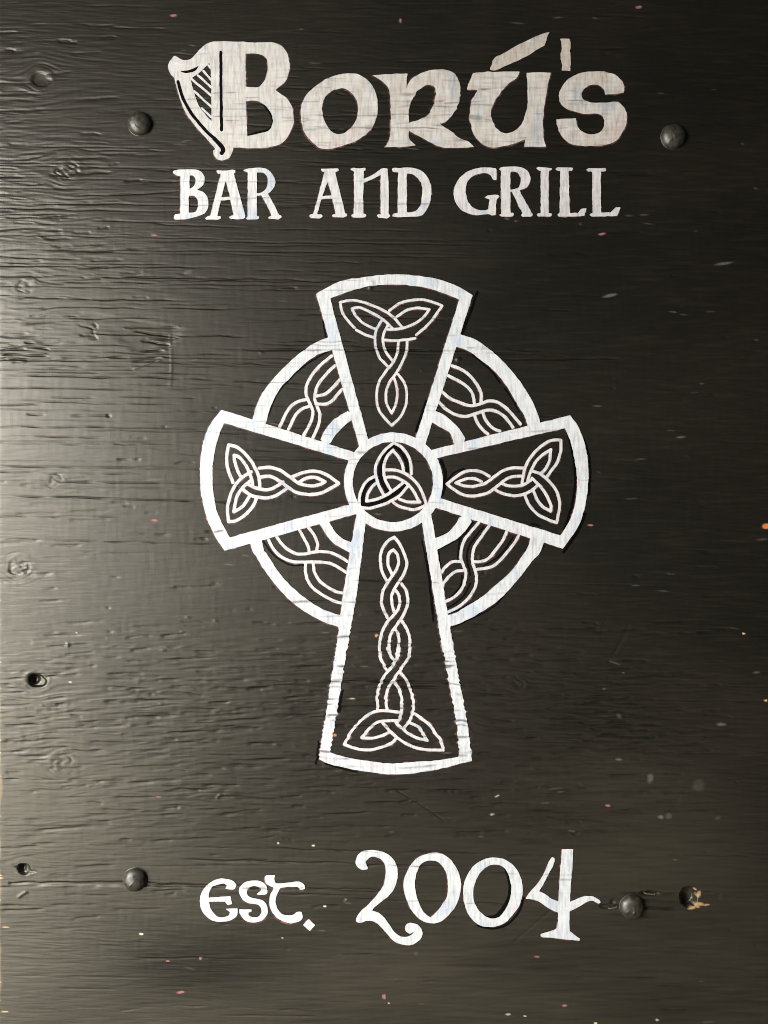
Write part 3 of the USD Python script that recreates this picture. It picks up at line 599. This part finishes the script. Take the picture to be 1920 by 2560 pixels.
arcs = [shp('UL', '1045,1550c 1100,1430 1220,1290 1395,1180c 1500,1280c 1440,1300 1330,1390 1240,1490 1175,1590c 1100,1620c'),
        shp('UR', '160,1185c 260,1230 380,1330 470,1430 540,1540c 470,1640c 385,1600c 370,1540 320,1450 230,1400 110,1330c 60,1240c'),
        shp('LL', '1090,150c 1115,190 1180,290 1270,410 1390,490 1515,560c 1600,490c 1540,420c 1420,370 1310,270 1240,140c 1170,80c'),
        shp('LR', '460,70c 400,170 300,270 150,340c 80,420c 165,490c 320,410 460,320 560,210 620,120c 560,40c')]
ring_band = U([ring_o.difference(ring_i), *arcs]).difference(U([top_o, left_o, right_o, low_o]).buffer(-4))
arm_frames = U([top_o.difference(top_i), left_o.difference(left_i), right_o.difference(right_i), low_o.difference(low_i)])
others = lambda me: U([x for x in (top_i, left_i, right_i, low_i) if x is not me])
arm_frames = U([top_o.difference(top_i).difference(disc), left_o.difference(left_i).difference(disc), right_o.difference(right_i).difference(disc), low_o.difference(low_i).difference(disc)])
cross = U([ring_band.difference(disc), arm_frames, disc.difference(disc_in)])
cross = cross.buffer(.6).buffer(-.6)
p_cross, r = lettering('celtic_cross', cross, 'white outline of a ringed Celtic cross with flared arms', .38, 2.2, (-1.0, .6), amp=.85)
cross_g = all_white[-1]
cross_red = r

knots = []
def knotwork(name, label, groups):
    g = U([stroke(c, s, w * .86) for c, w, ss in groups for s in ss]).difference(cross_g.buffer(0.2))
    p, r = lettering(name, g, label, .55, 1.8, (.9, .9), parent=p_cross, amp=.6, m=M_ROSE)
    knots.append((p, r.difference(cross_g)))
    return p
knotwork('knot', 'three-looped knot with a twisted tail in the upper arm', [('T', 27, [
    '325,310 440,292 580,325 740,395 810,450 885,535', '325,310 345,400 400,480 455,540', '470,560 560,605 640,630', '430,365 500,358 600,400 700,455 760,510 800,548', '430,365 480,450 560,515 650,552',
    '770,385 860,320 980,290 1100,290 1245,340c 1190,420 1110,520 1010,605', '1000,635 930,645 830,655 730,650', '835,445 920,385 1020,360 1130,375c 1070,450 980,510 870,547 760,557',
    '700,475 660,540 640,620 650,720 690,820 770,900', '755,520 720,590 712,650 735,750 800,840', '850,670 845,740 810,840 740,930 680,1020 655,1130 660,1230 700,1320 790,1420c 870,1340 920,1230 925,1110 900,1030 850,960',
    '930,655 925,740 890,840 830,950 770,1030 740,1120 745,1220 790,1310c 830,1220 840,1110 815,1000'])])
knotwork('knot', 'three-looped knot with a twisted tail in the left arm', [('L', 38, [
    '330,460 310,580 325,700 375,835', '330,455 420,480 520,570 590,670 635,780 645,880', '385,560 400,660 450,770', '385,560 450,590 520,690 560,790 575,860', '560,725 470,780 400,860 350,960 320,1090 330,1230',
    '545,820 470,890 410,990 385,1130', '330,1230 430,1210 530,1130 590,1050 615,985', '385,1130 470,1080 520,1010 545,970', '470,900 550,960 640,985 760,985 870,930 930,880', '525,850 620,895 740,905 820,870 880,830',
    '640,690 740,680 850,710 940,770 1040,840 1160,870 1250,855 1310,825', '655,780 740,770 830,810 930,880 1010,930 1130,955 1250,945 1350,900 1440,845', '975,775 1080,735 1200,720 1320,755 1440,840', '1050,825 1120,790 1210,785 1310,825'])])
knotwork('knot', 'three-looped knot with a twisted tail in the right arm', [('R', 34, [
    '1300,405 1200,410 1100,470 1020,550 960,640 925,740 910,850', '1200,500 1110,560 1040,640 990,740 965,820', '1300,405 1300,520 1260,640 1200,720 1160,780', '1200,500 1190,600 1150,690 1105,740',
    '1000,715 1100,750 1190,830 1260,930 1290,1060 1260,1240', '1010,790 1090,870 1160,970 1200,1060 1200,1125', '935,955 980,1060 1060,1150 1150,1200 1260,1240', '1025,920 1060,1000 1120,1080 1200,1125',
    '1070,860 1000,920 900,960 800,965 700,940 635,905', '1000,810 930,855 840,870 760,865 710,845', '925,690 820,685 720,715 630,775 540,840 440,870 340,870 240,840',
    '900,770 810,775 730,815 640,885 560,940 430,970 320,960 220,905 150,850', '580,770 490,725 380,715 290,745 150,850', '500,825 420,795 330,800 240,840'])])
knotwork('braid', 'long twisted braid ending in two loops in the lower arm', [('S1', 54, [
    '800,145 720,190 640,280 590,400 580,530 610,700 690,860', '800,145 880,240 940,360 990,490 1000,600 950,740 880,850 810,960 760,1080 770,1230 800,1340', '790,345 720,400 700,500 705,600 770,745',
    '790,345 850,420 870,540 840,650 770,760 690,880 630,990 600,1120 610,1250 690,1430', '920,890 990,1000 1020,1160 990,1300 920,1430 830,1560 750,1680 720,1830 740,2030', '830,1000 880,1080 890,1190 860,1300 790,1390 690,1500 610,1650 570,1830 575,2042',
    '920,1480 1000,1610 1050,1790 1040,2042', '820,1620 870,1730 870,1870 840,2042']), ('S2', 33, [
    '668,80 680,110 730,210', '745,0 765,60 805,115', '858,0 845,80 790,180 720,270 670,370 645,480 650,600', '967,0 950,90 890,190 820,290 760,380 730,480 740,600', '875,240 940,330 980,440 1000,560 985,660 950,740 905,790',
    '800,320 850,390 885,490 885,600 870,690 830,740', '320,950c 380,840 450,750 550,660 650,620 760,620 870,635', '1000,640 1090,700 1170,770 1230,860 1265,900 1300,1005', '490,885 560,800 640,735 740,715 850,715',
    '490,885 600,890 690,865 760,830', '320,950 430,990 560,1005 680,980 780,940 830,890', '700,740 770,820 850,890 960,960 1100,1000 1300,1005', '830,740 900,800 960,850 1050,890 1135,910', '950,730 1050,780 1110,870 1135,910'])])
knotwork('trinity_knot', 'three-pointed knot inside the middle circle', [('M', 47, [
    '800,370 700,450 610,560 550,690 550,820 590,960 660,1090', '790,470 720,540 670,650 660,780 690,900 760,1030', '800,370 900,430 980,520 1030,650 1040,800', '790,480 860,560 910,660 935,760',
    '690,745 800,745 920,780 1040,850 1140,960 1200,1080 1245,1220', '710,845 800,845 900,880 1000,950 1080,1050 1150,1190', '545,830 450,880 370,980 325,1110 325,1245', '550,930 490,990 440,1080 420,1180',
    '330,1260 450,1275 600,1240 750,1180 880,1100 1000,960', '420,1180 560,1150 700,1090 820,1010 940,910', '790,1195 880,1250 1000,1285 1120,1285 1245,1230', '880,1150 980,1185 1160,1190'])])
for nm, c, w, ss in [('upper left', 'UL', 46, ['1190,465 1060,570 950,690 870,830 855,950 880,1030 920,1110 945,1200 925,1300 870,1420 825,1490', '1230,590 1120,700 1030,810 980,920 970,1030 1000,1120 1035,1210 1025,1330 985,1440 945,1525',
                                    '850,1035 750,1060 660,1120 600,1210 540,1330 510,1390', '890,1120 800,1155 730,1220 680,1310 630,1420', '1000,985 1100,960 1200,880 1290,775', '1010,1090 1100,1090 1190,1050 1260,970 1325,895']),
                     ('upper right', 'UR', 46, ['360,590 480,640 590,720 680,830 735,930 740,1060', '310,720 430,780 540,850 620,940 655,1080', '235,930 330,1010 470,1075 600,1110 720,1090 830,1050 930,1060 1040,1120 1130,1210 1250,1350',
                                     '190,1060 290,1160 420,1230 550,1250 680,1210 820,1170 950,1190 1060,1270 1150,1390', '655,1240 690,1330 760,1420 830,1480', '765,1210 800,1300 890,1400 980,1440']),
                     ('lower left', 'LL', 47, ['395,385 470,520 560,610 680,670 800,690 950,690 1100,690 1250,710 1370,770 1470,840', '490,320 580,440 680,530 800,580 950,570 1100,545 1250,560 1370,610 1490,690', '820,245 890,370 940,470 955,540',
                                    '940,205 1020,310 1070,430 1060,520', '905,720 905,830 940,950 1020,1060 1150,1150 1280,1220 1410,1260', '1015,715 1030,830 1100,950 1200,1030 1320,1095 1430,1120']),
                     ('lower right', 'LR', 44, ['715,130 620,240 530,350 485,480 480,600 510,690 540,780 530,900 480,1010 390,1100 280,1160', '850,170 750,310 670,420 630,540 630,660 665,770 680,880 650,1000 560,1130 440,1230 300,1300',
                                     '1075,250 1010,380 920,500 830,600 740,640 650,645', '1225,305 1150,430 1060,540 970,640 870,710 690,745', '480,640 370,645 290,700 225,780', '500,755 410,770 330,830 270,900 240,960'])]:
    knotwork('ring_strand', f'crossing double strands in the {nm} quarter of the ring', [(c, w, ss)])

# fresh black used to tidy the edges, and the black ribbons of the middle knot
white_all = U(all_white)
touch = [('T', 30, ['1560,215 1490,430 1425,590', '1100,1200 1010,1470']), ('T', 18, ['170,480 195,620']),
         ('UL', 26, ['1130,410 960,510 800,620 650,760 500,930 420,1090 360,1250']), ('UL', 22, ['1070,10 1120,225']),
         ('UR', 30, ['620,450 760,560 880,670 980,820', '540,0 500,180']), ('UR', 24, ['1040,890 1150,1040 1235,1190']),
         ('R', 24, ['1535,400 1585,560 1600,760 1585,960', '150,820 220,740 320,695', '1000,1250 1090,1275']), ('R', 38, ['1550,1150 1470,1330 1330,1540']), ('R', 34, ['1370,330 1425,560 1450,760 1440,920 1400,1120 1330,1330', '600,790 500,860']), ('R', 46, ['90,610 130,720 130,850 100,960']),
         ('LL', 30, ['320,400 400,520 500,620 620,700 720,735 880,735']),
         ('LR', 24, ['1385,370 1250,620 1120,800 950,950 780,1090 600,1190 300,1330', '1550,440 1350,680 1150,930 980,1150 820,1280 600,1390 350,1500', '640,130 500,300 450,420 440,600', '490,820 480,930 410,1040 330,1110', '770,190 620,380 560,520 560,640 600,820',
                    '1150,320 1050,480 930,600 780,690', '600,920 530,1060 430,1160 290,1250']), ('LR', 18, ['15,400 70,850 110,1150 125,1420', '190,510 215,750', '440,100 350,240 150,335', '600,190 450,350 170,495']),
         ('S1', 26, ['1240,190 1300,500 1360,900 1400,1300 1430,1500']), ('S2', 26, ['300,420 265,630', '70,920 40,1140', '130,1140 300,1190 440,1220'])]
for c, w, ss in touch:
    for s in ss:
        g = ragged(stroke(c, s, w * .72), .8).difference(white_all)
        for one in getattr(g, 'geoms', [g]): paint(p_cross, 'black_touch_up', one, M_GLOSS, LIFT_BLACK)
        white_all = U([white_all, g])
ribbons = U([stroke('M', '800,430 700,520 630,640 605,780 640,930 720,1060', 52), stroke('M', '810,420 900,500 960,620 985,760', 46), stroke('M', '520,880 430,960 380,1060 365,1210', 46), stroke('M', '370,1225 520,1205 680,1150 820,1070 960,950', 58)])
g = ragged(ribbons, .5).difference(white_all)
for one in getattr(g, 'geoms', [g]): paint(p_cross, 'black_ribbon', one, M_GLOSS, LIFT_BLACK)
white_all = U([white_all, g])
for c, w, s, par in [('G', 30, '958,205 985,290 985,370 955,440 905,500 850,512', SIGN), ('G', 13, '1065,390 1030,480 960,550 880,572 790,555', SIGN), ('A', 26, '1075,835 1145,930 1172,1020 1130,1095 1000,1130 905,1158', pb)]:
    g = ragged(stroke(c, s, w), .7).difference(white_all)
    for one in getattr(g, 'geoms', [g]): paint(par, 'black_touch_up', one, M_GLOSS, LIFT_BLACK)
    white_all = U([white_all, g])
for p, r in knots: paint(p, 'red_edge', r.difference(white_all.buffer(-.5)), M_PINK, LIFT_RED)
paint(p_cross, 'red_edge', cross_red.difference(white_all.buffer(-.5)), M_PINK, LIFT_RED)

# ---------------------------------------------------------------- bolts and staples
def bolt(u, v, r, seed, label):
    n, m = 56, 22
    hh = r * 0.62
    rg = np.random.default_rng(seed)
    th = np.linspace(0, 2 * np.pi, n, endpoint=False)
    rows = [(1.02, -6.0), (1.03, 1.0)] + [(math.sin(a), 1.5 + hh * math.cos(a) / 1.0) for a in np.linspace(math.pi / 2, 0.04, m)]
    V = []
    for k, (rr, h) in enumerate(rows):
        wob = 1 + 0.012 * np.sin(3 * th + seed) + 0.01 * np.sin(7 * th + 2 * seed)
        V.append(np.stack([u + r * rr * wob * np.cos(th), v + r * rr * wob * np.sin(th), np.full(n, h)], -1))
    V = np.vstack(V + [np.array([[u, v, 1.5 + hh]])])
    # lumps and runs of thick paint
    P = np.stack([(V[:, 0] - u) / r, (V[:, 1] - v) / r], -1); lump = np.zeros(len(V))
    for _ in range(7):
        c = rg.uniform(-.7, .7, 2); a = rg.uniform(0, 3.14); w = (rg.uniform(.1, .3), rg.uniform(.05, .1))
        d = P - c; x = d[:, 0] * math.cos(a) + d[:, 1] * math.sin(a); y = -d[:, 0] * math.sin(a) + d[:, 1] * math.cos(a)
        lump += rg.uniform(.6, 1.5) * np.exp(-(x / w[0]) ** 2 - (y / w[1]) ** 2)
    V[2 * n:, 2] += lump[2 * n:] * .8
    F = [(k * n + i, k * n + (i + 1) % n, (k + 1) * n + (i + 1) % n, (k + 1) * n + i) for k in range(len(rows) - 1) for i in range(n)]
    T = [(a, c, b) for a, b, c, d in F] + [(a, d, c) for a, b, c, d in F]
    top = len(V) - 1; k = len(rows) - 1
    T += [(k * n + i, top, k * n + (i + 1) % n) for i in range(n)]
    put(SIGN, 'bolt', world(V[:, 0], V[:, 1], V[:, 2]), np.array(T), M_BOLT, 50, label)
bolt(350, 310, 30, 1, 'dome bolt head left of the harp'); bolt(1682.5, 342.5, 31, 2, 'dome bolt head in the dark to the right of the S')
bolt(338, 2198, 29, 3, 'dome bolt head on the cracked strip left of EST'); bolt(1580, 2266, 31, 4, 'dome bolt head right of the digit 4')

def staple(u0, v0, u1, v1, h, w):
    n = 6; th = np.linspace(0, 2 * np.pi, n, endpoint=False)
    L = math.hypot(u1 - u0, v1 - v0); tx, ty = (u1 - u0) / L, (v1 - v0) / L
    line = [(u0, v0, h - 9), (u0, v0, h), (u0 + 2 * tx, v0 + 2 * ty, h + 1.2), (u1 - 2 * tx, v1 - 2 * ty, h + 1.2), (u1, v1, h), (u1, v1, h - 9)]
    V = []
    for k, (a, b, c) in enumerate(line):
        along = k in (2, 3)
        for t in th:
            x, y = w * math.cos(t), w * math.sin(t)
            V.append((a - ty * x + (0 if along else tx * y), b + tx * x + (0 if along else ty * y), c + (y if along else 0)))
    F = []
    for k in range(5):
        for i in range(n):
            a, b, c, d = k * n + i, k * n + (i + 1) % n, (k + 1) * n + (i + 1) % n, (k + 1) * n + i
            F += [(a, b, c), (a, c, d)]
    V = np.array(V); put(SIGN, 'staple', world(V[:, 0], V[:, 1], V[:, 2]), np.array(F), M_STEEL, 60)
staple(1612, 2233, 1638, 2236, 0.4, 1.7); staple(1522, 2271, 1543, 2267, 0.4, 1.6)

# ---------------------------------------------------------------- the wall it is bolted to, and an unseen slab added above to shade its top
def slab(path, x0, x1, y0, y1, z0, z1, m, label=None, cat=None, kind=None):
    v = np.array([(x, y, z) for x in (x0, x1) for y in (y0, y1) for z in (z0, z1)])
    f = [(0, 1, 3, 2), (4, 6, 7, 5), (0, 4, 5, 1), (2, 3, 7, 6), (0, 2, 6, 4), (1, 5, 7, 3)]
    p = usdkit.mesh(stage, path, (v, np.array(f)), m).GetPrim()
    for k, x in (('label', label), ('category', cat), ('kind', kind)):
        if x: p.SetCustomDataByKey(k, x)
M_WALL = mat('dark_wall', {'geo': ('geometry', {}), 'n': ('noise_texture', {'scale': 14.0, 'detail': 5.0}), 'r': ('rgb_ramp', {'ramp': [(0.3, (0.025, 0.023, 0.02)), (0.7, (0.05, 0.045, 0.04))]}),
                           'p': ('principled_bsdf', {'roughness': 0.8})}, [('geo.position', 'n.vector'), ('n.fac', 'r.fac'), ('r.color', 'p.base_color')])
slab('/World/wall', -1.2, 1.2, 0.021, 0.15, 0.0, 2.4, M_WALL, kind='structure')
top = ZC + (1280 + 78) * S
slab('/World/shade_slab', -1.0, 1.0, -0.85, 0.0205, top, top + 0.03, M_WALL, 'unseen slab added above the sign to shade its top', 'shade_slab')
